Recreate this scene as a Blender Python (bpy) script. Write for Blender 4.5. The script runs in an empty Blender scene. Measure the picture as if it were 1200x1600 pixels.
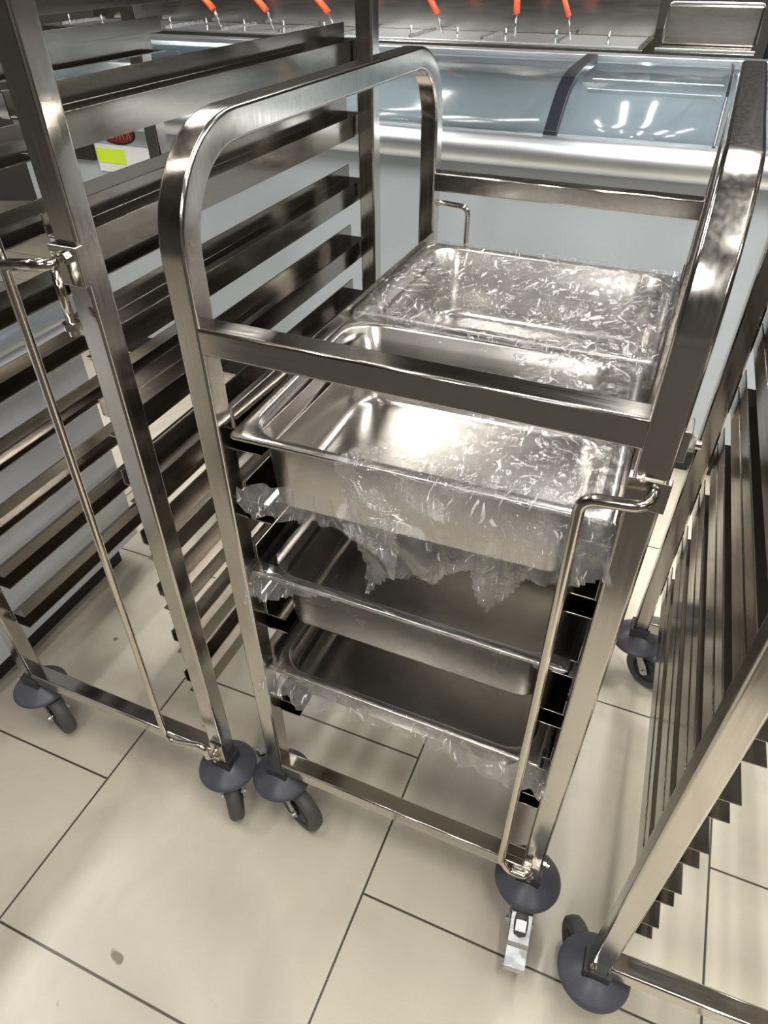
import bpy, bmesh, math, random
from mathutils import Vector, Matrix, noise
random.seed(7)
C = bpy.context.scene.collection
PI = math.pi

# ------------------------------------------------------------------ camera, world, lights, exposure
FPX = 1067.5
cam = bpy.data.cameras.new('camera'); co = bpy.data.objects.new('camera', cam); C.objects.link(co)
cam.sensor_fit = 'VERTICAL'; cam.sensor_height = 24; cam.lens = 24*FPX/1600; cam.clip_start = .02
CAMZ, PITCH, ROLL = 1.60326, .69703, -.00704
fw = Vector((0, math.cos(PITCH), -math.sin(PITCH))); rt = Vector((1, 0, 0)); up = rt.cross(fw)
cr, sr = math.cos(ROLL), math.sin(ROLL)
rt2 = rt*cr + up*sr; up2 = -rt*sr + up*cr
m = Matrix((rt2, up2, -fw)).transposed().to_4x4(); m.translation = Vector((0, 0, CAMZ))
co.matrix_world = m
bpy.context.scene.camera = co

w = bpy.data.worlds.new('world'); bpy.context.scene.world = w; w.use_nodes = True
w.node_tree.nodes['Background'].inputs[0].default_value = (.80, .85, 1, 1)
w.node_tree.nodes['Background'].inputs[1].default_value = .12
vs = bpy.context.scene.view_settings
vs.view_transform = 'Standard'; vs.look = 'None'; vs.gamma = 1; vs.use_curve_mapping = False
vs.exposure = 0.40

TH = -.40                       # heading of the floor tiles and of the shop
TC, TS = math.cos(TH), math.sin(TH)
def uvw(u, v, z=0): return Vector((TC*u - TS*v, TS*u + TC*v, z))
LAMP_W = 34
LAMPS = [(-2.6, .6), (-.9, .3), (.45, .35), (1.5, 1.3), (2.6, .6), (-2.2, 2.6), (.1, 2.7), (2.3, 2.7), (-.2, -2.2), (2.0, -2.2)]  # the lamp over the near aisle is added to brighten the floor
LAMP_F = [.9, .45, .95, 1.9, 1.2, 1, 1, 1, 1, 1]
for i, (u, v) in enumerate(LAMPS):
    l = bpy.data.lights.new('ceiling_lamp_light', 'AREA'); l.shape = 'RECTANGLE'; l.size = .16; l.size_y = 1.5
    l.energy = LAMP_W*LAMP_F[i]; l.color = (1, .97, .91)
    o = bpy.data.objects.new('ceiling_lamp_light', l); C.objects.link(o)
    o.location = uvw(u, v, 3.105); o.rotation_euler = (0, 0, TH)

# ------------------------------------------------------------------ materials
def new_mat(name):
    mt = bpy.data.materials.new(name); mt.use_nodes = True
    nt = mt.node_tree; return mt, nt, nt.nodes['Principled BSDF']
def pmat(name, col, rough=.5, metal=0, var=.08, scale=8, bump=0, bscale=60, spec=.5, coat=0):
    mt, nt, b = new_mat(name)
    n = nt.nodes.new('ShaderNodeTexNoise'); n.inputs['Scale'].default_value = scale; n.inputs['Detail'].default_value = 5
    tc = nt.nodes.new('ShaderNodeTexCoord'); nt.links.new(tc.outputs['Object'], n.inputs['Vector'])
    mx = nt.nodes.new('ShaderNodeMix'); mx.data_type = 'RGBA'
    mx.inputs[6].default_value = tuple(c*(1-var) for c in col)+(1,); mx.inputs[7].default_value = tuple(min(1, c*(1+var)) for c in col)+(1,)
    nt.links.new(n.outputs[0], mx.inputs[0]); nt.links.new(mx.outputs[2], b.inputs['Base Color'])
    b.inputs['Roughness'].default_value = rough; b.inputs['Metallic'].default_value = metal
    b.inputs['Specular IOR Level'].default_value = spec; b.inputs['Coat Weight'].default_value = coat
    if bump:
        n2 = nt.nodes.new('ShaderNodeTexNoise'); n2.inputs['Scale'].default_value = bscale; nt.links.new(tc.outputs['Object'], n2.inputs['Vector'])
        bp = nt.nodes.new('ShaderNodeBump'); bp.inputs['Strength'].default_value = bump; bp.inputs['Distance'].default_value = .002
        nt.links.new(n2.outputs[0], bp.inputs['Height']); nt.links.new(bp.outputs[0], b.inputs['Normal'])
    return mt
def steel(name, col=(.60, .575, .53), r0=.10, r1=.28, stretch=(60, 60, 3), wav=.10):
    mt, nt, b = new_mat(name)
    tc = nt.nodes.new('ShaderNodeTexCoord')
    mp = nt.nodes.new('ShaderNodeMapping'); mp.inputs['Scale'].default_value = stretch
    nt.links.new(tc.outputs['Object'], mp.inputs[0])
    n = nt.nodes.new('ShaderNodeTexNoise'); n.inputs['Scale'].default_value = 3; n.inputs['Detail'].default_value = 6
    nt.links.new(mp.outputs[0], n.inputs['Vector'])
    mr = nt.nodes.new('ShaderNodeMapRange'); mr.inputs['From Min'].default_value = .3; mr.inputs['From Max'].default_value = .7
    mr.inputs['To Min'].default_value = r0; mr.inputs['To Max'].default_value = r1
    nt.links.new(n.outputs[0], mr.inputs[0]); nt.links.new(mr.outputs[0], b.inputs['Roughness'])
    n3 = nt.nodes.new('ShaderNodeTexNoise'); n3.inputs['Scale'].default_value = 5; n3.inputs['Detail'].default_value = 3
    nt.links.new(tc.outputs['Object'], n3.inputs['Vector'])
    mx = nt.nodes.new('ShaderNodeMix'); mx.data_type = 'RGBA'
    mx.inputs[6].default_value = tuple(c*.86 for c in col)+(1,); mx.inputs[7].default_value = tuple(c*1.08 for c in col)+(1,)
    nt.links.new(n3.outputs[0], mx.inputs[0]); nt.links.new(mx.outputs[2], b.inputs['Base Color'])
    bp = nt.nodes.new('ShaderNodeBump'); bp.inputs['Strength'].default_value = wav; bp.inputs['Distance'].default_value = .004
    n2 = nt.nodes.new('ShaderNodeTexNoise'); n2.inputs['Scale'].default_value = 6; n2.inputs['Detail'].default_value = 1
    nt.links.new(tc.outputs['Object'], n2.inputs['Vector'])
    nt.links.new(n2.outputs[0], bp.inputs['Height']); nt.links.new(bp.outputs[0], b.inputs['Normal'])
    b.inputs['Metallic'].default_value = 1
    return mt
M = {}
M['tube'] = steel('brushed_stainless_tube', (.60, .575, .535), .13, .20, (60, 60, 3), .05)
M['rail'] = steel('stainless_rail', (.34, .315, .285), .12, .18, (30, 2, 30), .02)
M['bar'] = steel('stainless_crossbar', (.60, .575, .535), .12, .19, (3, 60, 60), .05)
M['pan'] = steel('satin_steel_pan', (.62, .60, .57), .22, .28, (3, 3, 3), .02)
M['rod'] = steel('bright_steel_rod', (.68, .64, .58), .10, .18)
M['zinc'] = steel('zinc_plated_steel', (.56, .58, .60), .22, .34, (20, 20, 20))
M['alu'] = steel('satin_aluminium', (.78, .82, .87), .34, .40, (2, 2, 2), .0)
M['counter'] = steel('stainless_counter', (.42, .40, .37), .16, .24, (3, 3, 30), .02)
M['bumper'] = pmat('slate_grey_plastic', (.068, .072, .092), .38, 0, .10, 14, .15, 200)
M['hub'] = pmat('dark_plug_plastic', (.035, .036, .042), .45)
M['rubber'] = pmat('grey_wheel_rubber', (.075, .075, .072), .55, 0, .15, 20)
M['wheelcore'] = pmat('black_wheel_core', (.02, .02, .02), .5)
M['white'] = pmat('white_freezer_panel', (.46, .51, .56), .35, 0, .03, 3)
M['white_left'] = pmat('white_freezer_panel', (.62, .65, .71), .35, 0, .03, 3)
M['kick'] = pmat('black_kickplate', (.02, .02, .02), .6)
M['black'] = pmat('gloss_black_trim', (.012, .013, .022), .30, 0, .1, 8)
M['inner'] = pmat('pale_freezer_liner', (.36, .405, .445), .45, 0, .04, 3)
M['orange'] = pmat('orange_plastic_grip', (.95, .13, .035), .35, 0, .05)
M['red'] = pmat('red_print', (.32, .02, .015), .5, 0, .5, 60)
M['yellow'] = pmat('fluorescent_yellow_paper', (.72, .95, .05), .6, 0, .02)
M['paper'] = pmat('white_paper', (.85, .87, .9), .6, 0, .02)
M['wall'] = pmat('painted_wall', (.10, .095, .09), .7, 0, .1, 1)
M['dkwall'] = pmat('dark_shelving_wall', (.06, .055, .05), .6, 0, .6, 3)
M['ceil'] = pmat('dark_ceiling', (.10, .098, .095), .8, 0, .2, 1)
M['lampbody'] = pmat('lamp_housing', (.7, .7, .7), .4)

def glass_mat(name, tint, refl=.10):
    mt = bpy.data.materials.new(name); mt.use_nodes = True; nt = mt.node_tree; nt.nodes.clear()
    out = nt.nodes.new('ShaderNodeOutputMaterial'); t = nt.nodes.new('ShaderNodeBsdfTransparent'); t.inputs[0].default_value = tint+(1,)
    g = nt.nodes.new('ShaderNodeBsdfGlossy'); g.inputs['Roughness'].default_value = .14
    f = nt.nodes.new('ShaderNodeLayerWeight'); f.inputs[0].default_value = .5
    p = nt.nodes.new('ShaderNodeMath'); p.operation = 'POWER'; p.inputs[1].default_value = 4; nt.links.new(f.outputs['Facing'], p.inputs[0])
    a = nt.nodes.new('ShaderNodeMath'); a.operation = 'MULTIPLY_ADD'; a.inputs[1].default_value = .6; a.inputs[2].default_value = refl; nt.links.new(p.outputs[0], a.inputs[0])
    mx = nt.nodes.new('ShaderNodeMixShader'); nt.links.new(a.outputs[0], mx.inputs[0]); nt.links.new(t.outputs[0], mx.inputs[1]); nt.links.new(g.outputs[0], mx.inputs[2])
    nt.links.new(mx.outputs[0], out.inputs[0]); return mt
M['glass'] = glass_mat('lid_glass', (.95, .97, .965), .05)

def film_mat(name, milk, bump, gl):
    mt = bpy.data.materials.new(name); mt.use_nodes = True; nt = mt.node_tree; nt.nodes.clear()
    L = nt.links; N = nt.nodes.new
    out = N('ShaderNodeOutputMaterial'); t = N('ShaderNodeBsdfTransparent'); t.inputs[0].default_value = (.98, .98, .985, 1)
    g = N('ShaderNodeBsdfGlossy'); g.inputs['Roughness'].default_value = .06; g.inputs[0].default_value = (1, 1, 1, 1)
    d = N('ShaderNodeBsdfDiffuse'); d.inputs[0].default_value = (.86, .85, .88, 1)
    tr = N('ShaderNodeBsdfTranslucent'); tr.inputs[0].default_value = (.86, .85, .88, 1)
    tc = N('ShaderNodeTexCoord')
    wz = N('ShaderNodeTexNoise'); wz.inputs['Scale'].default_value = 9; wz.inputs['Detail'].default_value = 2; L.new(tc.outputs['Object'], wz.inputs['Vector'])
    va = N('ShaderNodeMix'); va.data_type = 'VECTOR'; va.inputs[0].default_value = .10; L.new(tc.outputs['Object'], va.inputs[4]); L.new(wz.outputs[1], va.inputs[5])
    mp = N('ShaderNodeMapping'); mp.inputs['Scale'].default_value = (1.5, .35, 1); mp.inputs['Rotation'].default_value = (0, 0, -.75); L.new(va.outputs[1], mp.inputs[0])
    n = N('ShaderNodeTexNoise'); n.inputs['Scale'].default_value = 30; n.inputs['Detail'].default_value = 5; n.inputs['Roughness'].default_value = .62; n.inputs['Distortion'].default_value = .8; L.new(mp.outputs[0], n.inputs['Vector'])
    ab = N('ShaderNodeMath'); ab.operation = 'SUBTRACT'; ab.inputs[1].default_value = .5; L.new(n.outputs[0], ab.inputs[0])
    aa = N('ShaderNodeMath'); aa.operation = 'ABSOLUTE'; L.new(ab.outputs[0], aa.inputs[0])
    b = N('ShaderNodeBump'); b.inputs['Strength'].default_value = 1; b.inputs['Distance'].default_value = bump; b.invert = True; L.new(aa.outputs[0], b.inputs['Height'])
    for q in (g, d): L.new(b.outputs[0], q.inputs['Normal'])
    dm = N('ShaderNodeMixShader'); dm.inputs[0].default_value = .5; L.new(d.outputs[0], dm.inputs[1]); L.new(tr.outputs[0], dm.inputs[2])
    # milky only where the film is crumpled, along its sharp folds and in patches
    pt = N('ShaderNodeTexNoise'); pt.inputs['Scale'].default_value = 11; pt.inputs['Detail'].default_value = 4; L.new(tc.outputs['Object'], pt.inputs['Vector'])
    pr = N('ShaderNodeMapRange'); pr.inputs['From Min'].default_value = .42; pr.inputs['From Max'].default_value = .68; L.new(pt.outputs[0], pr.inputs[0])
    cr_ = N('ShaderNodeMapRange'); cr_.inputs['From Min'].default_value = .05; cr_.inputs['From Max'].default_value = .0; L.new(aa.outputs[0], cr_.inputs[0])
    k1 = N('ShaderNodeMath'); k1.operation = 'MULTIPLY_ADD'; k1.inputs[1].default_value = milk; k1.inputs[2].default_value = milk*.5; L.new(pr.outputs[0], k1.inputs[0])
    k2 = N('ShaderNodeMath'); k2.operation = 'MULTIPLY_ADD'; k2.inputs[1].default_value = milk*.25; L.new(cr_.outputs[0], k2.inputs[0]); L.new(k1.outputs[0], k2.inputs[2])
    m1 = N('ShaderNodeMixShader'); L.new(k2.outputs[0], m1.inputs[0]); L.new(t.outputs[0], m1.inputs[1]); L.new(dm.outputs[0], m1.inputs[2])
    lw = N('ShaderNodeLayerWeight'); lw.inputs[0].default_value = .5; L.new(b.outputs[0], lw.inputs['Normal'])
    p4 = N('ShaderNodeMath'); p4.operation = 'POWER'; p4.inputs[1].default_value = 3; L.new(lw.outputs['Facing'], p4.inputs[0])
    f = N('ShaderNodeMath'); f.operation = 'MULTIPLY_ADD'; f.inputs[1].default_value = .45; f.inputs[2].default_value = gl; L.new(p4.outputs[0], f.inputs[0])
    mx = N('ShaderNodeMixShader'); L.new(f.outputs[0], mx.inputs[0]); L.new(m1.outputs[0], mx.inputs[1]); L.new(g.outputs[0], mx.inputs[2])
    # thin white creases: stretch whitening plus painted light sparkle, short and scattered
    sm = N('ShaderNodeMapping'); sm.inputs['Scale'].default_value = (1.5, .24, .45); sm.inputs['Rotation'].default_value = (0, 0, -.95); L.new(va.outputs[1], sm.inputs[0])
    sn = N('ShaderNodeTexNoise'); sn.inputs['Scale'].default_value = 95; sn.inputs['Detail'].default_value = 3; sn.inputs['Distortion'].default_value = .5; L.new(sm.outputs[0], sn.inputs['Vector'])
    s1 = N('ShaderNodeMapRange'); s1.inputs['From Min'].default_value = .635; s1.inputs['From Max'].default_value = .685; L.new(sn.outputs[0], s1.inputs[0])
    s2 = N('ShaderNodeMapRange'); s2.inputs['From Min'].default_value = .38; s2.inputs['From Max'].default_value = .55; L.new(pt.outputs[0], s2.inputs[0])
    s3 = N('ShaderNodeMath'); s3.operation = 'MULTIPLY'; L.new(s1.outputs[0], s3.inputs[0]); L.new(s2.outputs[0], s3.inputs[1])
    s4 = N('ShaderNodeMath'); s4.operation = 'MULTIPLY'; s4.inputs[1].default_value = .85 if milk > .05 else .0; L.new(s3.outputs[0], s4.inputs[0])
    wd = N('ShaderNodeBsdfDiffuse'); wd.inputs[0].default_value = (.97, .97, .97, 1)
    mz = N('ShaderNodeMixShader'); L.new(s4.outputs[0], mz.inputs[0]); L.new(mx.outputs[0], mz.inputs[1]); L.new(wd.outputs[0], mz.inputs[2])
    L.new(mz.outputs[0], out.inputs[0]); return mt
M['film'] = film_mat('cling_film_plastic', .10, .008, .07)
M['film_thick'] = film_mat('crumpled_cling_film_plastic', .25, .007, .15)
M['film_clear'] = film_mat('tight_cling_film_plastic', .03, .004, .03)

def floor_mat():
    mt, nt, b = new_mat('cream_floor_tiles'); L = nt.links; N = nt.nodes.new
    def mth(op, a, bb=None, c=None):
        k = N('ShaderNodeMath'); k.operation = op
        for i, x in enumerate((a, bb, c)):
            if x is None: continue
            if isinstance(x, (int, float)): k.inputs[i].default_value = x
            else: L.new(x, k.inputs[i])
        return k.outputs[0]
    tc = N('ShaderNodeTexCoord'); mp = N('ShaderNodeMapping'); mp.inputs['Rotation'].default_value = (0, 0, -TH); L.new(tc.outputs['Object'], mp.inputs[0])
    sp = N('ShaderNodeSeparateXYZ'); L.new(mp.outputs[0], sp.inputs[0])
    u = mth('DIVIDE', mth('ADD', sp.outputs[0], 1.0065), .7132)
    row = mth('FLOOR', u)
    off = mth('MULTIPLY', mth('MODULO', mth('ADD', row, 100), 2), .5)
    v = mth('SUBTRACT', mth('DIVIDE', mth('SUBTRACT', sp.outputs[1], .199), .7132), off)
    fu = mth('ABSOLUTE', mth('SUBTRACT', mth('FRACT', mth('ADD', u, 100)), .5)); fv = mth('ABSOLUTE', mth('SUBTRACT', mth('FRACT', mth('ADD', v, 100)), .5))
    d = mth('MAXIMUM', fu, fv)
    mr = N('ShaderNodeMapRange'); mr.inputs['From Min'].default_value = .4955; mr.inputs['From Max'].default_value = .4975; L.new(d, mr.inputs[0])
    cv = N('ShaderNodeCombineXYZ'); L.new(row, cv.inputs[0]); L.new(mth('FLOOR', v), cv.inputs[1])
    wn = N('ShaderNodeTexWhiteNoise'); wn.noise_dimensions = '2D'; L.new(cv.outputs[0], wn.inputs['Vector'])
    n1 = N('ShaderNodeTexNoise'); n1.inputs['Scale'].default_value = 3.2; n1.inputs['Detail'].default_value = 3; L.new(mp.outputs[0], n1.inputs['Vector'])
    n2 = N('ShaderNodeTexNoise'); n2.inputs['Scale'].default_value = 260; n2.inputs['Detail'].default_value = 3; L.new(mp.outputs[0], n2.inputs['Vector'])
    base = N('ShaderNodeMix'); base.data_type = 'RGBA'; base.inputs[6].default_value = (.52, .475, .385, 1); base.inputs[7].default_value = (.74, .685, .565, 1)
    t = mth('ADD', mth('MULTIPLY', n1.outputs[0], .75), mth('ADD', mth('MULTIPLY', n2.outputs[0], .22), mth('MULTIPLY', wn.outputs[0], .06)))
    L.new(t, base.inputs[0])
    g = N('ShaderNodeMix'); g.data_type = 'RGBA'; g.inputs[7].default_value = (.055, .045, .035, 1); L.new(mr.outputs[0], g.inputs[0]); L.new(base.outputs[2], g.inputs[6])
    n5 = N('ShaderNodeTexNoise'); n5.inputs['Scale'].default_value = 2.3; n5.inputs['Detail'].default_value = 4; n5.inputs['Distortion'].default_value = .6; L.new(mp.outputs[0], n5.inputs['Vector'])  # broad darker blotches paint in the soft shadow of someone standing near
    shade5 = N('ShaderNodeMapRange'); shade5.inputs['From Min'].default_value = .48; shade5.inputs['From Max'].default_value = .66; shade5.inputs['To Max'].default_value = .62; L.new(n5.outputs[0], shade5.inputs[0])
    g5 = N('ShaderNodeMix'); g5.data_type = 'RGBA'; g5.inputs[7].default_value = (.40, .345, .30, 1); L.new(shade5.outputs[0], g5.inputs[0]); L.new(base.outputs[2], g5.inputs[6]); base = g5
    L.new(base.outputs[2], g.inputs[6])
    # small scuffs
    n4 = N('ShaderNodeTexNoise'); n4.inputs['Scale'].default_value = 13; n4.inputs['Detail'].default_value = 2; L.new(mp.outputs[0], n4.inputs['Vector'])
    sc = N('ShaderNodeMapRange'); sc.inputs['From Min'].default_value = .765; sc.inputs['From Max'].default_value = .80; L.new(n4.outputs[0], sc.inputs[0])
    h = N('ShaderNodeMix'); h.data_type = 'RGBA'; h.inputs[7].default_value = (.20, .15, .11, 1); L.new(sc.outputs[0], h.inputs[0]); L.new(g.outputs[2], h.inputs[6])
    L.new(h.outputs[2], b.inputs['Base Color'])
    rg = mth('MULTIPLY_ADD', n1.outputs[0], .2, .26); L.new(rg, b.inputs['Roughness'])
    bp = N('ShaderNodeBump'); bp.inputs['Strength'].default_value = .25; bp.inputs['Distance'].default_value = .002; L.new(mth('SUBTRACT', mth('MULTIPLY', n2.outputs[0], .12), mr.outputs[0]), bp.inputs['Height']); L.new(bp.outputs[0], b.inputs['Normal'])
    return mt
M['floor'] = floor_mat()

FZ = -.035            # height of the floor
# ------------------------------------------------------------------ mesh helpers
def obj(name, bm, mat, parent=None, smooth=True, loc=(0, 0, 0), rz=0, bev=0, solid=0, wn=False):
    me = bpy.data.meshes.new(name)
    bmesh.ops.recalc_face_normals(bm, faces=bm.faces); bm.to_mesh(me); bm.free()
    for p in me.polygons: p.use_smooth = smooth
    me.materials.append(mat)
    o = bpy.data.objects.new(name, me); C.objects.link(o); o.parent = parent
    o.location = loc; o.rotation_euler = (0, 0, rz)
    if solid:
        s = o.modifiers.new('solid', 'SOLIDIFY'); s.thickness = solid; s.offset = -1
    if wn:
        q = o.modifiers.new('wn', 'WEIGHTED_NORMAL'); q.weight = 100; q.mode = 'FACE_AREA'
    if bev:
        b = o.modifiers.new('bevel', 'BEVEL'); b.width = bev; b.segments = 2; b.limit_method = 'ANGLE'; b.angle_limit = .6; b.harden_normals = True
    return o
def empty(name, loc, rz=0):
    o = bpy.data.objects.new(name, None); C.objects.link(o); o.location = loc; o.rotation_euler = (0, 0, rz); o.empty_display_size = .1
    return o
def tag(o, label=None, cat=None, group=None, kind=None):
    for k, x in (('label', label), ('category', cat), ('group', group), ('kind', kind)):
        if x: o[k] = x
    return o
def box(bm, x0, x1, y0, y1, z0, z1):
    v = [bm.verts.new((x, y, z)) for x in (x0, x1) for y in (y0, y1) for z in (z0, z1)]
    for f in ((0, 1, 3, 2), (4, 6, 7, 5), (0, 4, 5, 1), (2, 3, 7, 6), (0, 2, 6, 4), (1, 5, 7, 3)): bm.faces.new([v[i] for i in f])
    return bm
def BM(): return bmesh.new()
def bx(*a): return box(BM(), *a)
def sweep(bm, path, prof, cap=True, upv=None):
    """profile (list of 2-D points) carried along a 3-D path"""
    P = [Vector(p) for p in path]; rings = []; n = len(P)
    T = [(P[min(i+1, n-1)]-P[max(i-1, 0)]).normalized() for i in range(n)]
    up = Vector(upv) if upv else (Vector((0, 0, 1)) if abs(T[0].z) < .9 else Vector((1, 0, 0)))
    a = T[0].cross(up).normalized()
    for i in range(n):
        if i: 
            q = T[i-1].rotation_difference(T[i]); a = (q @ a).normalized()
        a = (a - T[i]*a.dot(T[i])).normalized()
        b = a.cross(T[i])
        rings.append([bm.verts.new(P[i]+a*x+b*y) for x, y in prof])
    k = len(prof)
    for i in range(n-1):
        for j in range(k):
            bm.faces.new((rings[i][j], rings[i][(j+1) % k], rings[i+1][(j+1) % k], rings[i+1][j]))
    if cap: bm.faces.new(rings[0]); bm.faces.new(rings[-1][::-1])
    return bm
def rsq(w, h, r, n=4):
    out = []
    for cx, cy, a0 in ((w/2-r, h/2-r, 0), (-w/2+r, h/2-r, PI/2), (-w/2+r, -h/2+r, PI), (w/2-r, -h/2+r, 1.5*PI)):
        for i in range(n+1):
            a = a0+PI/2*i/n; out.append((cx+r*math.cos(a), cy+r*math.sin(a)))
    return out
def circ(r, n=12): return [(r*math.cos(2*PI*i/n), r*math.sin(2*PI*i/n)) for i in range(n)]
def fillet(pts, r, n=6):
    P = [Vector(p) for p in pts]; out = [P[0]]
    for i in range(1, len(P)-1):
        a = (P[i-1]-P[i]).normalized(); b = (P[i+1]-P[i]).normalized()
        if a.dot(b) < -.9995: out.append(P[i]); continue
        th = a.angle(b); d = min(r/math.tan(th/2), (P[i-1]-P[i]).length*.49, (P[i+1]-P[i]).length*.49); rr = d*math.tan(th/2)
        c = P[i]+(a+b).normalized()*(rr/math.sin(th/2)); s = P[i]+a*d-c; e = P[i]+b*d-c
        for k in range(n+1):
            t = k/n; ang = s.angle(e)
            out.append(c+(s*math.sin((1-t)*ang)+e*math.sin(t*ang))/math.sin(ang))
    out.append(P[-1]); return out
def lathe(bm, prof, n=40, mat=None):
    rings = []
    for r, z in prof:
        rings.append([bm.verts.new((r*math.cos(2*PI*i/n), r*math.sin(2*PI*i/n), z)) for i in range(n)] if r > 1e-6 else [bm.verts.new((0, 0, z))])
    for a, b in zip(rings, rings[1:]):
        for i in range(n):
            j = (i+1) % n
            if len(a) == 1: bm.faces.new((a[0], b[i], b[j]))
            elif len(b) == 1: bm.faces.new((a[i], a[j], b[0]))
            else: bm.faces.new((a[i], a[j], b[j], b[i]))
    if mat: bmesh.ops.transform(bm, matrix=mat, verts=bm.verts)
    return bm
def rod(pts, r, name, mat, parent, fil=.018, n=12):
    return obj(name, sweep(BM(), fillet(pts, fil), circ(r, n)), mat, parent)

# ------------------------------------------------------------------ the setting
def struct(name, bm, mat, **k): return tag(obj(name, bm, mat, smooth=False, **k), kind='structure')
X0, X1, Y0, Y1 = -5.5, 5.0, -4.5, 6.0
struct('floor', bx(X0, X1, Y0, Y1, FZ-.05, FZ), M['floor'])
struct('ceiling', bx(X0, X1, Y0, Y1, 3.3, 3.4), M['ceil'])
struct('wall_back', bx(X0, X1, Y1, Y1+.1, FZ, 3.3), M['wall'])
struct('wall_front', bx(X0, X1, Y0-.1, Y0, FZ, 3.3), M['wall'])
struct('wall_left', bx(X0-.1, X0, Y0, Y1, FZ, 3.3), M['wall'])
struct('wall_right', bx(X1, X1+.1, Y0, Y1, FZ, 3.3), M['dkwall'])
for u, v in LAMPS:
    p = uvw(u, v, 3.12)
    o = obj('ceiling_lamp', bx(-.09, .09, -.78, .78, 0, .05), M['lampbody'], None, False, p, TH, .004)
    tag(o, 'long white strip lamp under the dark ceiling', 'ceiling lamp', 'strip lamps under the ceiling')
    for s in (-.6, .6): obj('hanger', sweep(BM(), [(0, s, .05), (0, s, .18)], circ(.004, 8)), M['lampbody'], o)

sc_ = empty('added_dark_counter', uvw(0, -.34, 0), TH)  # added out of view; darkens the steel reflections and shades the near floor
tag(sc_, 'added low dark counter behind the viewer, only there to darken the steel reflections', 'counter')
obj('counter_body', bx(-1.33, 1.9, -.62, 0, .08, .93), pmat('added_counter_panel', (.10, .095, .09), .5, 0, .3, 4), sc_, False, bev=.006)
obj('added_plinth', bx(-1.30, 1.85, -.58, -.05, FZ, .08), M['kick'], sc_, False)
obj('added_counter_top', bx(-1.34, 1.93, -.65, .02, .93, .96), pmat('added_dark_top', (.05, .048, .046), .3, 0, .2, 6), sc_, False, bev=.004)
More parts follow.
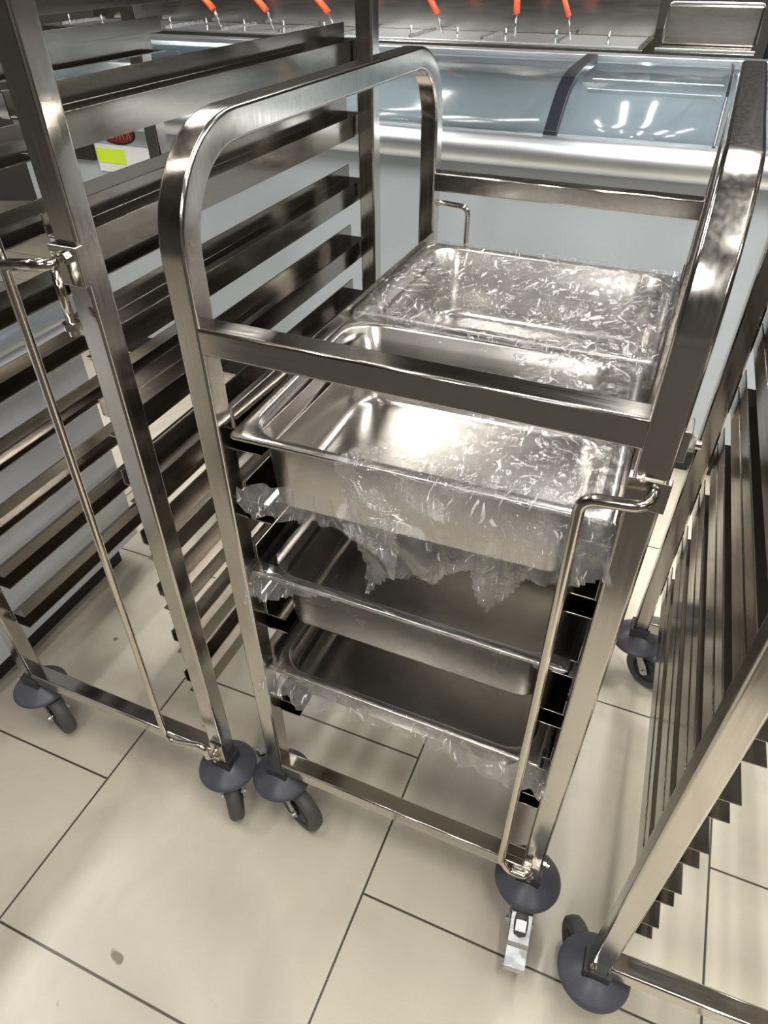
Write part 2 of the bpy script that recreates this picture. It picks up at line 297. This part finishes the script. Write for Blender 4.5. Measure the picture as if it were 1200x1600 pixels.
# ------------------------------------------------------------------ trolleys and racks
T = .0377
HB = .1467            # underside of the frame
WR = .064
def caster(parent, x, y, ang, brake=None, trail=.058):
    """swivel caster under a leg; ang = direction the wheel trails; brake = pedal direction"""
    c = obj('caster', lathe(BM(), [(0, .117), (.028, .1155), (.031, .112), (.031, .100), (.024, .094), (0, .094)]), M['zinc'], parent, loc=(x, y, 0))
    # plug around the foot of the leg
    bm = BM(); sweep(bm, [(0, 0, .128), (0, 0, .158)], rsq(T+.012, T+.012, .004)); obj('leg_plug', bm, M['hub'], c, False)
    obj('bumper_disc', lathe(BM(), [(0, .136), (.020, .136), (.026, .134), (.045, .122), (.060, .112), (.0655, .1075), (.0680, .104), (.0674, .101), (.0650, .101), (.058, .106), (.03, .120), (0, .122)], 56), M['bumper'], c)
    d = Vector((math.cos(ang), math.sin(ang), 0)); s = Vector((-d.y, d.x, 0)); wz = FZ+WR; wc = d*trail+Vector((0, 0, wz))
    bm = BM()
    for sg in (-1, 1):
        pr = [(-.024, .094), (.028, .094), (.028+trail*.55, .056), (trail+.014, wz+.002), (trail+.005, wz-.010), (trail-.010, wz-.006), (trail-.030, wz+.034)]
        vs_ = [[bm.verts.new(d*a+s*sg*q+Vector((0, 0, z))) for a, z in pr] for q in (.0215, .024)]
        bm.faces.new(vs_[0]); bm.faces.new(vs_[1][::-1])
        for i in range(len(pr)):
            j = (i+1) % len(pr); bm.faces.new((vs_[0][i], vs_[0][j], vs_[1][j], vs_[1][i]))
    pl = [(-.024, -.024), (.028, -.024), (.028, .024), (-.024, .024)]
    v0 = [bm.verts.new(d*a+s*b+Vector((0, 0, .0925))) for a, b in pl]; v1 = [bm.verts.new(d*a+s*b+Vector((0, 0, .0955))) for a, b in pl]
    bm.faces.new(v0[::-1]); bm.faces.new(v1)
    for i in range(4): bm.faces.new((v0[i], v0[(i+1) % 4], v1[(i+1) % 4], v1[i]))
    sweep(bm, [wc-s*.029, wc+s*.029], circ(.0062, 10))
    obj('fork', bm, M['zinc'], c, False)
    mt = Matrix.Translation(wc) @ Matrix((tuple(d)+(0,), (0, 0, 1, 0), tuple(s)+(0,), (0, 0, 0, 1))).transposed()
    prof = [(.0, -.012), (.042, -.012), (.044, -.0165), (.056, -.0165), (.0622, -.0115), (WR, 0), (.0622, .0115), (.056, .0165), (.044, .0165), (.042, .012), (0, .012)]
    obj('wheel', lathe(BM(), prof, 44, mt), M['rubber'], c)
    obj('wheel_core', lathe(BM(), [(.037, -.0125), (.037, -.0140), (.010, -.0178), (.010, .0178), (.037, .0140), (.037, .0125)], 32, mt), M['wheelcore'], c)
    if brake is not None:
        b = Vector((math.cos(brake), math.sin(brake), 0)); q = Vector((-b.y, b.x, 0))
        bm = BM()
        prof = [(.03, .092), (.066, .090), (.114, .068), (.118, .058), (.132, .052), (.152, .044), (.155, .033)]
        rows = [[bm.verts.new(b*a+q*k+Vector((0, 0, z))) for k in (-.021, -.019, .019, .021)] for a, z in prof]
        for r0, r1 in zip(rows, rows[1:]):
            for i in range(3): bm.faces.new((r0[i], r0[i+1], r1[i+1], r1[i]))
        pd = obj('brake_pedal', bm, M['zinc'], c, False, solid=.003, bev=.0008)
        bm = BM()
        a0 = b*.088+Vector((0, 0, .0835)); 
        vv = [bm.verts.new(a0+b*i*.020+q*j*.011+Vector((0, 0, -i*.0085+h))) for h in (0, .004) for i, j in ((-.5, -1), (.5, -1), (.5, 1), (-.5, 1))]
        bm.faces.new(vv[:4][::-1]); bm.faces.new(vv[4:])
        for i in range(4): bm.faces.new((vv[i], vv[(i+1) % 4], vv[4+(i+1) % 4], vv[4+i]))
        obj('brake_plate', bm, M['zinc'], c, False, bev=.001)
    return c
def rail(parent, side, W, y0, y1, z, h=.036, strip=.028, a0=.004, fl=.074, g=.034):
    """tray runner between the legs: channel open to the inside with an upright guide strip; z = its top face"""
    th = .0026
    prof = [(0, -h), (fl, -h), (fl, -h+th), (th, -h+th), (th, -th), (fl, -th), (fl, 0), (g+th, 0), (g+th, strip), (g, strip), (g, 0), (0, 0)]
    bm = BM(); rows = []
    for y in (y0, y1):
        rows.append([bm.verts.new(((a0+a) if side < 0 else (W-a0-a), y, z+b)) for a, b in prof])
    k = len(rows[0])
    for j in range(k): bm.faces.new((rows[0][j], rows[0][(j+1) % k], rows[1][(j+1) % k], rows[1][j]))
    bm.faces.new(rows[0]); bm.faces.new(rows[1][::-1])
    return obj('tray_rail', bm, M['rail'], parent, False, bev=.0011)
def side_frame(parent, x, D, ztop, R):
    path = [(x, T/2, HB), (x, T/2, .5), (x, T/2, ztop-T/2), (x, D-T/2, ztop-T/2), (x, D-T/2, .5), (x, D-T/2, HB)]
    p = fillet(path, R-T/2, 12)
    return obj('side_frame', sweep(BM(), p, rsq(T, T, .0050, 3), True, (1, 0, 0)), M['tube'], parent, wn=True)
def crossbar(parent, W, y, z, name='crossbar'):
    bm = sweep(BM(), [(T*.97, y+T/2, z+T/2), (W-T*.97, y+T/2, z+T/2)], rsq(T, T, .0045, 3))
    return obj(name, bm, M['bar'], parent, wn=True)
def trolley(name, loc, rz, W, D, ztop, R, bars, rails, ry, cast, rh=.036, st=.028, ra=(.004, .074, .034)):
    t = empty(name, loc, rz)
    side_frame(t, T/2, D, ztop, R); side_frame(t, W-T/2, D, ztop, R)
    for y, z in bars: crossbar(t, W, y, z)
    for z in rails:
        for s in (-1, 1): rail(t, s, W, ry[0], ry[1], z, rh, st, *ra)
    for (x, y), (ang, br, *tr_) in zip(((T/2, T/2), (W-T/2, T/2), (T/2, D-T/2), (W-T/2, D-T/2)), cast):
        caster(t, x, y, ang, br, *tr_)
    # weld beads at the bar ends
    return t

# main low trolley
W, D = .6233, .9109
main = trolley('serving_trolley', (-.26748, .82508, 0), -.41217, W, D, 1.453, .145,
    [(0, 1.1898), (D-T, 1.1767), (0, .1488), (D-T, .1488)],
    [1.057-.134*k for k in range(6)], (.038, D-.038),
    [(-.35, None), (-1.45, -1.45), (2.2, None), (1.0, None)], rh=.040, st=.036)
tag(main, 'low stainless steel trolley with rounded arch sides carrying film covered pans, in the middle', 'trolley')
ry_ = -.026
rod([(W-.012, .004, 1.146), (W-.014, ry_, 1.140), (W-.083, ry_, 1.132), (W-.077, ry_, .235), (W-.060, ry_, .205), (W-.022, ry_, .205), (W-.020, .004, .200)], .0075, 'locking_rod', M['rod'], main)
rod([(T-.01, D-.004, 1.137), (T-.01, D+.024, 1.137), (.099, D+.024, 1.133), (.095, D+.024, .235), (.06, D+.024, .205), (.02, D+.024, .205), (.02, D-.004, .200)], .0065, 'locking_rod', M['rod'], main)
def bolt(parent, p, d, r=.007, l=.014):
    p = Vector(p); d = Vector(d)
    bm = sweep(BM(), [p, p+d*l*.5], circ(r, 6)); sweep(bm, [p+d*l*.5, p+d*l], circ(r*.55, 10))
    return obj('bolt', bm, M['rod'], parent, False)
# hinge bracket on the right front leg
obj('rod_bracket', bx(W-T-.004, W+.004, -.0035, .010, 1.118, 1.158), M['tube'], main, False, bev=.001)
obj('rod_bracket', bx(W-T+.002, W-.002, -.008, .004, .165, .212), M['tube'], main, False, bev=.001)
bolt(main, (W-.018, -.008, .186), (0, -1, 0), .008, .016); bolt(main, (W+.001, .018, .19), (1, 0, 0), .006, .012)
obj('rod_bracket', bx(W-.001, W+.007, .002, .034, 1.185, 1.222), M['tube'], main, False, bev=.001)
bolt(main, (W+.007, .014, 1.203), (1, 0, 0), .009, .012)
obj('rod_latch', bx(W-.075, W-.018, -.020, -.004, .208, .226), M['rod'], main, False, bev=.003)

# tall rack on the left
LW, LD, LZ = .6157, .9167, 2.02
lrack = trolley('tall_rack', (-.92992, 1.0773, 0), -.40628, LW, LD, LZ, .06,
    [(0, .1467), (LD-T, .1467), (LD-T, LZ-T)],
    [1.450-.1323*k for k in range(-3, 9)], (.030, LD-.002),
    [(-.3, None, .044), (-.9, 1.0, .030), (2.6, None), (1.2, None)], rh=.040, st=.026, ra=(.042, .038, .036))
tag(lrack, 'tall stainless steel tray rack with many rails on the left', 'rack')
rod([(LW-.020, .004, 1.86), (LW-.022, ry_, 1.86), (LW-.105, ry_, 1.85), (LW-.105, ry_, 1.31), (LW-.135, ry_, .235), (LW-.120, ry_, .212), (LW-.026, ry_, .250), (LW-.022, ry_, .20), (LW-.018, .004, .196)], .0068, 'locking_rod', M['rod'], lrack, .014)
rod([(LW-.106, ry_, 1.296), (LW-.060, ry_, 1.302), (LW-.022, ry_+.004, 1.306)], .0075, 'rod_clamp', M['rod'], lrack, .01)
obj('rod_bracket', bx(LW-T-.002, LW+.004, -.010, .004, 1.275, 1.325), M['tube'], lrack, False, bev=.002)
obj('rod_bracket', bx(LW-.03, LW+.004, -.008, .004, .172, .235), M['tube'], lrack, False, bev=.002)
rod([(LW-.024, -.024, 1.300), (LW-.023, -.024, 1.232)], .006, 'hinge_pin', M['rod'], lrack)
bolt(lrack, (LW-.023, -.024, 1.234), (0, 0, -1), .012, .018)
bolt(lrack, (LW-.016, -.008, 1.312), (0, -1, 0), .007, .014); bolt(lrack, (LW-.012, -.008, .19), (0, -1, 0), .007, .014)

# rack on the right
RW, RD = .6157, .90
rrack = trolley('tall_rack', (.36673, .42125, 0), -.37169, RW, RD, 1.97, .06,
    [(0, .1507), (RD-T, .1507), (RD-T, 1.97-T)],
    [.335+.1395*k for k in range(0, 12)], (.036, RD-.002),
    [(2.0, None), (-.6, None), (-.55, None), (1.2, None)], rh=.050, st=.040, ra=(.042, .038, .0015))
tag(rrack, 'tall stainless steel tray rack seen edge-on at the right border', 'rack')
bolt(rrack, (.006, -.001, .185), (0, -1, 0), .006, .012)
for o_ in (main, lrack, rrack): pass

# ------------------------------------------------------------------ pans
def rrect(x0, x1, y0, y1, r, z, n=8):
    out = []
    for cx, cy, a0 in ((x1-r, y1-r, 0), (x0+r, y1-r, PI/2), (x0+r, y0+r, PI), (x1-r, y0+r, 1.5*PI)):
        for i in range(n+1):
            a = a0+PI/2*i/n; out.append(Vector((cx+r*math.cos(a), cy+r*math.sin(a), z)))
    return out
def pan(name, w, d, dep, parent=None):
    f = .015
    rings = [rrect(0, w, 0, d, .008, -.005), rrect(0, w, 0, d, .008, 0), rrect(.002, w-.002, .002, d-.002, .008, .001),
             rrect(f, w-f, f, d-f, .055, .001), rrect(f+.003, w-f-.003, f+.003, d-f-.003, .055, -.002),
             rrect(f+.006, w-f-.006, f+.006, d-f-.006, .054, -.020), rrect(f+.010, w-f-.010, f+.010, d-f-.010, .053, -.024)]
    for q in range(1, 7):
        a = PI/2*q/6; rr = .020; ins = f+.010+.006+rr*(1-math.cos(a)); z = -dep+rr*(1-math.sin(a))
        rings.append(rrect(ins, w-ins, ins, d-ins, max(.05-.02*math.sin(a), .02), z))
    bm = BM(); R_ = [[bm.verts.new(p) for p in r] for r in rings]
    for a, b in zip(R_, R_[1:]):
        for j in range(len(a)): bm.faces.new((a[j], a[(j+1) % len(a)], b[(j+1) % len(a)], b[j]))
    bm.faces.new(R_[-1])
    bmesh.ops.recalc_face_normals(bm, faces=bm.faces)
    o = obj(name, bm, M['pan'], parent, True, solid=.0010)
    o.data.polygons[-1].use_smooth = True
    return o
def place(o, lx, ly, z, rz=0):
    c, s = math.cos(-.41217), math.sin(-.41217)
    o.location = (-.26748+c*lx-s*ly, .82508+s*lx+c*ly, z); o.rotation_euler = (0, 0, -.41217+rz); return o
PW = .530
pans = []
for lx, ly, z, rz, d, dep, lab in (
    (.050, .005, 1.068, .035, .425, .145, 'deep stainless steel food pan on the upper level, half open, nearest the front bar'),
    (.048, .438, 1.076, .0, .410, .145, 'deep stainless steel food pan at the rear of the upper level, fully under cling film'),
    (.044, .014, .788, .0, .425, .145, 'stainless steel food pan on the middle level with bare front wall'),
    (.040, .010, .531, .0, .400, .100, 'shallow stainless steel food pan on the lowest level')):
    p = pan('food_pan', PW, d, dep); place(p, lx, ly, z, rz)
    tag(p, lab, 'pan', 'food pans in the middle trolley'); pans.append(p)

# ------------------------------------------------------------------ cling film
def fbm(p, s, o=3):
    t, a = 0, 1
    for k in range(o): t += a*noise.noise(Vector(p)*s*(2**k)); a *= .5
    return t
def ridge(p, s):
    return 1-abs(noise.noise(Vector(p)*s))*2
def crease(x, y, seed):
    p = Vector((x, y, seed))
    q = Vector((x*.8+y*.6, (-x*.6+y*.8)*.35, seed))         # long diagonal folds
    return .0045*ridge(q, 22)+.0030*ridge(p+Vector((3, 1, 0)), 34)+.0028*fbm(p, 60, 2)
def film(name, w, d, over, hems, seed, zlift=.003, sag=.012, nx=150, ny=120, keep=None, flare=.35, mat='film', amp=1):
    """film laid over a pan w x d; hems = functions (front, back, left, right) -> hanging length"""
    bm = BM(); ov = over
    grid = {}
    xs = [-ov+(w+2*ov)*i/nx for i in range(nx+1)]; ys = [-ov+(d+2*ov)*j/ny for j in range(ny+1)]
    for i, x in enumerate(xs):
        for j, y in enumerate(ys):
            ex = max(-x, x-w, 0); ey = max(-y, y-d, 0); e = math.hypot(ex, ey)
            hl = hems[0](x) if y < 0 and ey >= ex else hems[1](x) if y > d and ey >= ex else hems[2](y) if x < 0 else hems[3](y)
            if e > 0 and e > hl: continue
            if keep and not keep(x, y): continue
            cx, cy = min(max(x, 0), w), min(max(y, 0), d)
            inr = min(cx, w-cx, cy, d-cy)
            k = min(1, max(0, (inr-.014)/.08)); 
            z = zlift-sag*k*k*(3-2*k)+amp*crease(x, y, seed)*(.35+.65*min(1, inr/.03)) if e <= 0 else zlift
            px, py = cx, cy
            if e > 0:
                fl = flare*(.6+.7*fbm((x, y, seed+5), 9, 2))*min(1, e/.05)
                nxd = (-1 if x < 0 else 1)*ex/e; nyd = (-1 if y < 0 else 1)*ey/e
                out = .005+max(0, fl)*e*.8+.012*abs(math.sin(x*62+y*26+4*noise.noise(Vector((x*6, y*6, seed)))))*min(1, e/.05)+.004*ridge((x*1.3, y*.5, seed+9), 16)*min(1, e/.03)
                px += nxd*out; py += nyd*out
                z -= e*math.sqrt(max(.1, 1-min(.9, fl*fl)))
                z += .005*fbm((x, y, seed+2), 14, 1)*min(1, e/.02)
            grid[i, j] = bm.verts.new((px, py, z))
    for i in range(nx):
        for j in range(ny):
            k = [(i, j), (i+1, j), (i+1, j+1), (i, j+1)]
            if all(q in grid for q in k): bm.faces.new([grid[q] for q in k])
    bmesh.ops.delete(bm, geom=[v for v in bm.verts if not v.link_faces], context='VERTS')
    bm.faces.ensure_lookup_table()
    for f_ in bm.faces:
        c_ = f_.calc_center_median()
        if c_.y < -.003 or c_.x < -.003 or c_.x > w+.002 or c_.z < -.03: f_.material_index = 1
    o = obj(name, bm, M[mat], None, True); o.data.materials.append(M['film_thick']); return o
def lerp_tab(tab):
    def f(x):
        if x <= tab[0][0]: return tab[0][1]
        for (a, va), (b, vb) in zip(tab, tab[1:]):
            if x <= b: return va+(vb-va)*(x-a)/(b-a)
        return tab[-1][1]
    return f
def jag(base, amp, seed, sc=20): return lambda t: base+amp*fbm((t, seed, 0), sc, 3)
# rear upper pan: wholly wrapped, edges flaring
f1 = film('cling_film', PW, .410, .09, (jag(.028, .02, 1), jag(.030, .025, 2), jag(.03, .03, 3), jag(.02, .02, 4)), 1.3, .004, .014, flare=1.0)
place(f1, .048, .438, 1.078)
tag(f1, 'crumpled clear cling film over the rear pan of the upper level', 'plastic film')
# front upper pan: right-hand part covered, long folds hanging over the front
hem3 = lerp_tab([(0, 0), (.15, .0), (.17, .02), (.20, .10), (.225, .205), (.26, .165), (.30, .150), (.33, .155), (.36, .125), (.40, .190), (.43, .150), (.45, .115), (.50, .105), (.53, .085)])
def keep3(x, y):
    if y < .0: return x > .165+.012*math.sin(y*60)-y*.15
    lim = .165+.55*y+.010*fbm((y, 3, 1), 30, 2)
    return x > lim
f3 = film('cling_film', PW, .425, .22, (lambda x: hem3(x)+.010*fbm((x, 7, 0), 22, 2), jag(0, 0, 1), jag(.0, 0, 3), jag(.065, .03, 4, 14)), 4.7, .003, .006, 170, 190, keep3, .25)
place(f3, .050, .005, 1.070, .035)
tag(f3, 'clear cling film over the right part of the front upper pan, hanging down in front', 'plastic film')
# loose bunch hanging at the left under the front lip of the same pan
bm = BM(); g = {}
nx, nz = 70, 40
top = lerp_tab([(0, .985), (.05, 1.005), (.10, 1.01), (.2, 1.005), (.26, 1.0)]); bot = lerp_tab([(0, .960), (.015, .944), (.09, .955), (.13, .968), (.20, .962), (.222, .945), (.26, .905)])
for i in range(nx+1):
    x = .26*i/nx
    for j in range(nz+1):
        k = j/nz; z = top(x)*(1-k)+(bot(x)+.004*fbm((x, 1, 1), 30, 2))*k
        y = -.006+.030*math.sin(min(1, k*1.2)*1.4)*(-.3)+.012*abs(math.sin(x*70+z*40+3*noise.noise(Vector((x*8, z*8, 2)))))+.003*fbm((x, z, 8), 40, 2)
        g[i, j] = bm.verts.new((x, y, z))
for i in range(nx):
    for j in range(nz): bm.faces.new((g[i, j], g[i+1, j], g[i+1, j+1], g[i, j+1]))
f3b = obj('loose_film_fold', bm, M['film_thick'], None, True)
place(f3b, .055, -.006, 0)
f3b.parent = f3
bpy.context.view_layer.update()
f3b.matrix_parent_inverse = f3.matrix_world.inverted()
# middle pan
f4 = film('cling_film', PW, .425, .12, (lambda x: (.012 if x > .13 else .012+.05*(1-x/.13))+.008*fbm((x, 2, 2), 30, 2), jag(.02, .01, 5), jag(.055, .03, 6, 12), jag(.05, .03, 7, 12)), 8.1, .003, .004, flare=.3, mat='film_clear', amp=.4)
place(f4, .044, .020, .790)
tag(f4, 'clear cling film stretched over the middle pan, bunched at its left corner', 'plastic film')
f5 = film('cling_film', PW, .400, .13, (lambda x: .036+.03*abs(x/PW-.5)*2+.02*fbm((x, 4, 2), 14, 2), jag(.02, .01, 8), jag(.07, .03, 9, 14), jag(.07, .03, 10, 14)), 11.9, .003, .004, flare=.35, mat='film_clear', amp=.4)
place(f5, .040, .012, .533)
tag(f5, 'clear cling film wrapped over and around the shallow lowest pan', 'plastic film')

# ------------------------------------------------------------------ freezers (shop frame: u along x, v along y)
def shop(name): return empty(name, (0, 0, 0), TH)
def extr(bm, prof, x0, x1):
    """profile in (v, z), extruded along u"""
    a = [bm.verts.new((x0, p[0], p[1])) for p in prof]; b = [bm.verts.new((x1, p[0], p[1])) for p in prof]
    k = len(prof)
    for j in range(k): bm.faces.new((a[j], a[(j+1) % k], b[(j+1) % k], b[j]))
    bm.faces.new(a); bm.faces.new(b[::-1]); return bm
fz = shop('chest_freezer'); VF = 2.45
tag(fz, 'long white chest freezer with curved glass lids behind the trolleys', 'freezer')
U0, U1 = -2.75, 1.6
obj('cabinet', bx(U0, U1, VF, VF+.03, .10, 1.06), M['white'], fz, False, bev=.004)
obj('end_panel', bx(U0, U0+.03, VF+.03, 3.18, .10, 1.20), M['white'], fz, False)
obj('end_panel', bx(U1-.03, U1, VF+.03, 3.18, .10, 1.20), M['white'], fz, False)
obj('back_panel', bx(U0+.03, U1-.03, 3.15, 3.18, .10, 1.24), M['inner'], fz, False)
obj('liner_floor', bx(U0+.03, U1-.03, VF+.03, 3.15, .96, .98), M['inner'], fz, False)
obj('kickplate', bx(U0+.05, U1-.05, VF+.05, 3.1, FZ, .10), M['kick'], fz, False)
hp = [(VF-.035+.045*math.cos(a)*.85, 1.078+.046*math.sin(a)) for a in [PI/2+PI*i/12 for i in range(13)]]+[(VF+.035, 1.032), (VF+.035, 1.124)]
obj('handle_bar', extr(BM(), hp, U0, U1), M['alu'], fz, True, bev=.003)
gp = [(VF+.0, 1.122), (VF+.05, 1.165), (VF+.10, 1.20), (VF+.15, 1.228), (VF+.20, 1.245), (VF+.27, 1.254), (VF+.35, 1.258), (VF+.65, 1.262)]
def lid(x0, x1):
    bm = BM(); a = [[bm.verts.new((x, v, z)) for v, z in gp] for x in (x0, x1)]
    for j in range(len(gp)-1): bm.faces.new((a[0][j], a[1][j], a[1][j+1], a[0][j+1]))
    return obj('glass_lid', bm, M['glass'], fz, True, solid=.005)
UT = -.455
lid(U0+.03, UT-.018); lid(UT+.018, .028); lid(.040, U1-.03)
def trim(u, wd, name, lift=.006, hh=.012):
    bm = BM(); pr = [(v-.0, z+lift) for v, z in gp]+[(v, z-hh+lift) for v, z in gp[::-1]]
    return obj(name, extr(bm, pr, u-wd, u+wd), M['black'], fz, False, bev=.003)
trim(UT, .022, 'lid_frame', .014, .03); trim(.034, .005, 'lid_seam')
obj('top_rail', bx(U0, U1, 3.09, 3.16, 1.250, 1.275), M['alu'], fz, False, bev=.004)
for v_, z_ in ((2.98, 1.20), (2.90, 1.18)):
    obj('liner_rail', bx(UT+.03, .02, v_, v_+.02, z_, z_+.012), M['alu'], fz, False)
obj('basket_wire', sweep(BM(), [(-1.02, 2.72, 1.02), (-.70, 2.72, 1.02)], circ(.004, 8)), M['red'], fz)
for u_ in (-1.6, -.1, 1.1):
    l = bpy.data.lights.new('freezer_strip_light', 'AREA'); l.shape = 'RECTANGLE'; l.size = 1.1; l.size_y = .02; l.energy = .9; l.color = (.95, .98, 1)
    o = bpy.data.objects.new('freezer_strip_light', l); C.objects.link(o); o.parent = fz; o.location = (u_, 3.07, 1.235); o.rotation_euler = (-.5, 0, 0)
# printed things on the freezer front
def oval(cx, cz, rx, rz, y, n=28):
    bm = BM(); a = [bm.verts.new((cx+rx*math.cos(2*PI*i/n), y, cz+rz*math.sin(2*PI*i/n))) for i in range(n)]; b = [bm.verts.new((v.co.x, y+.0008, v.co.z)) for v in a]
    bm.faces.new(a); bm.faces.new(b[::-1])
    for i in range(n): bm.faces.new((a[i], a[(i+1) % n], b[(i+1) % n], b[i]))
    return bm
stk_ = obj('brand_sticker', oval(-2.20, 1.008, .092, .042, VF-.001), M['kick'], fz, False)
obj('red_print', oval(-2.20, 1.008, .082, .034, VF-.0016), M['red'], stk_, False)
for k_, u_ in enumerate((-2.25, -2.215, -2.18, -2.145)):
    obj('pale_print', sweep(BM(), [(u_-.008, VF-.002, .988), (u_+.004, VF-.002, 1.026), (u_+.012, VF-.002, .990)], rsq(.005, .0006, .0002, 1)), M['paper'], stk_, False)
obj('price_holder', bx(-2.47, -2.335, VF-.02, VF, .90, 1.0), M['kick'], fz, False, bev=.002)
card = shop('price_card')
obj('card', bx(-2.325, -2.02, VF-.006, VF-.003, .86, .965), M['paper'], card, False)
obj('yellow_label', bx(-2.322, -2.175, VF-.008, VF-.0062, .895, .95), M['yellow'], card, False)
tag(card, 'fluorescent yellow and white price card behind the rails of the left rack', 'card')

fl_ = shop('chest_freezer')
tag(fl_, 'white chest freezer glimpsed low between the rails of the left rack', 'freezer')
UF = -1.44
obj('kickplate', bx(UF-.70, UF-.06, -.1, 1.22, FZ, .07), M['kick'], fl_, False)
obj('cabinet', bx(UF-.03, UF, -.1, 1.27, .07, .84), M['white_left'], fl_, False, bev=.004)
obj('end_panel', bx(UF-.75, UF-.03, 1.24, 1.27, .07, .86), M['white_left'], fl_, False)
obj('liner', bx(UF-.75, UF-.03, -.1, 1.24, .07, .60), M['inner'], fl_, False)
obj('handle_bar', sweep(BM(), [(UF+.01, -.1, .875), (UF+.01, 1.27, .875)], circ(.032, 20)), M['alu'], fl_)
bm = BM(); a = [[bm.verts.new((UF-.02-i*.1, y, .895+.03*math.sin(i*.2))) for i in range(8)] for y in (-.1, 1.27)]
for j in range(7): bm.faces.new((a[0][j], a[1][j], a[1][j+1], a[0][j+1]))
obj('glass_lid', bm, M['glass'], fl_, True, solid=.005)

# ------------------------------------------------------------------ hot food counter behind the freezer
ct = shop('food_counter')
tag(ct, 'stainless steel food counter with wells and a high back, beyond the long freezer', 'counter')
VC = 3.40
obj('counter_body', bx(-3.4, -.31, VC, VC+.9, FZ, 1.262), M['counter'], ct, False, bev=.003)
obj('back_screen', bx(-3.4, -.31, VC+.42, VC+.45, 1.262, 1.75), M['counter'], ct, False)
obj('well_frame', bx(-3.4, -.33, VC+.02, VC+.40, 1.262, 1.270), M['alu'], ct, False, bev=.002)
for i in range(9):
    u = -3.3+i*.33
    obj('well_divider', bx(u, u+.012, VC+.04, VC+.38, 1.270, 1.282), M['zinc'], ct, False)
for i in range(14):
    u = -3.25+i*.215
    obj('clip', sweep(BM(), [(u, VC+.06, 1.27), (u, VC+.06, 1.315)], circ(.005, 8)), M['zinc'], ct)
c2 = shop('food_counter')
tag(c2, 'smaller stainless steel counter unit with raised back beside the big counter, right', 'counter')
obj('counter_body', bx(-.265, .10, VC, VC+.6, FZ, 1.262), M['counter'], c2, False, bev=.003)
obj('splash_back', bx(-.26, .10, VC+.22, VC+.25, 1.262, 1.40), M['counter'], c2, False, bev=.01)
obj('rim', bx(-.265, .10, VC+.0, VC+.02, 1.262, 1.272), M['alu'], c2, False, bev=.002)
obj('top_rim', sweep(BM(), fillet([(-.262, VC+.235, 1.27), (-.255, VC+.235, 1.405), (.098, VC+.235, 1.405), (.102, VC+.235, 1.27)], .015), circ(.004, 8)), M['alu'], c2)
for i, (u, a, vv) in enumerate([(-1.19, .6, .1), (-.86, 0.05, .1), (-.62, .45, .1), (-2.35, .8, .1), (-2.05, .8, .1), (-1.72, .8, .1)]):
    t = shop('serving_tongs'); t.location = uvw(u, VC+.13, 1.275); t.rotation_euler = (0, 0, TH)
    b = Vector((-math.sin(a), -.1, math.cos(a)))
    obj('steel_tines', sweep(BM(), [Vector((0, 0, 0)), b*.045+Vector((0, 0, .04))], rsq(.018, .004, .001, 1)), M['zinc'], t)
    p0 = b*.045+Vector((0, 0, .04)); obj('orange_grip', sweep(BM(), [p0, p0+b*.03, p0+b*.080], rsq(.046, .020, .008, 2)), M['orange'], t)
    tag(t, ['leftmost of the orange-handled tongs right of the left rack post', 'upright orange-handled tongs in the middle of the right-hand three', 'orange-handled tongs nearest the gap between the counters', 'orange-handled tongs seen farthest left through the left rack', 'middle orange-handled tongs seen through the left rack', 'orange-handled tongs by the rear post of the left rack'][i], 'tongs', 'orange tongs on the counter')
for i, u in enumerate((.15, .20, .25)):
    c_ = shop('black_hose'); obj('hose', sweep(BM(), [(u, VC+.1, FZ), (u, VC+.1, 1.0), (u+.02, VC+.12, 1.8), (u, VC+.12, 2.2)], circ(.02, 10)), M['black'], c_)
    tag(c_, ['thick black upright hose touching the right side of the small counter unit', 'middle of the three thick black upright hoses right of the counters', 'rightmost thick black upright hose at the top right corner'][i], 'hose', 'black hoses')
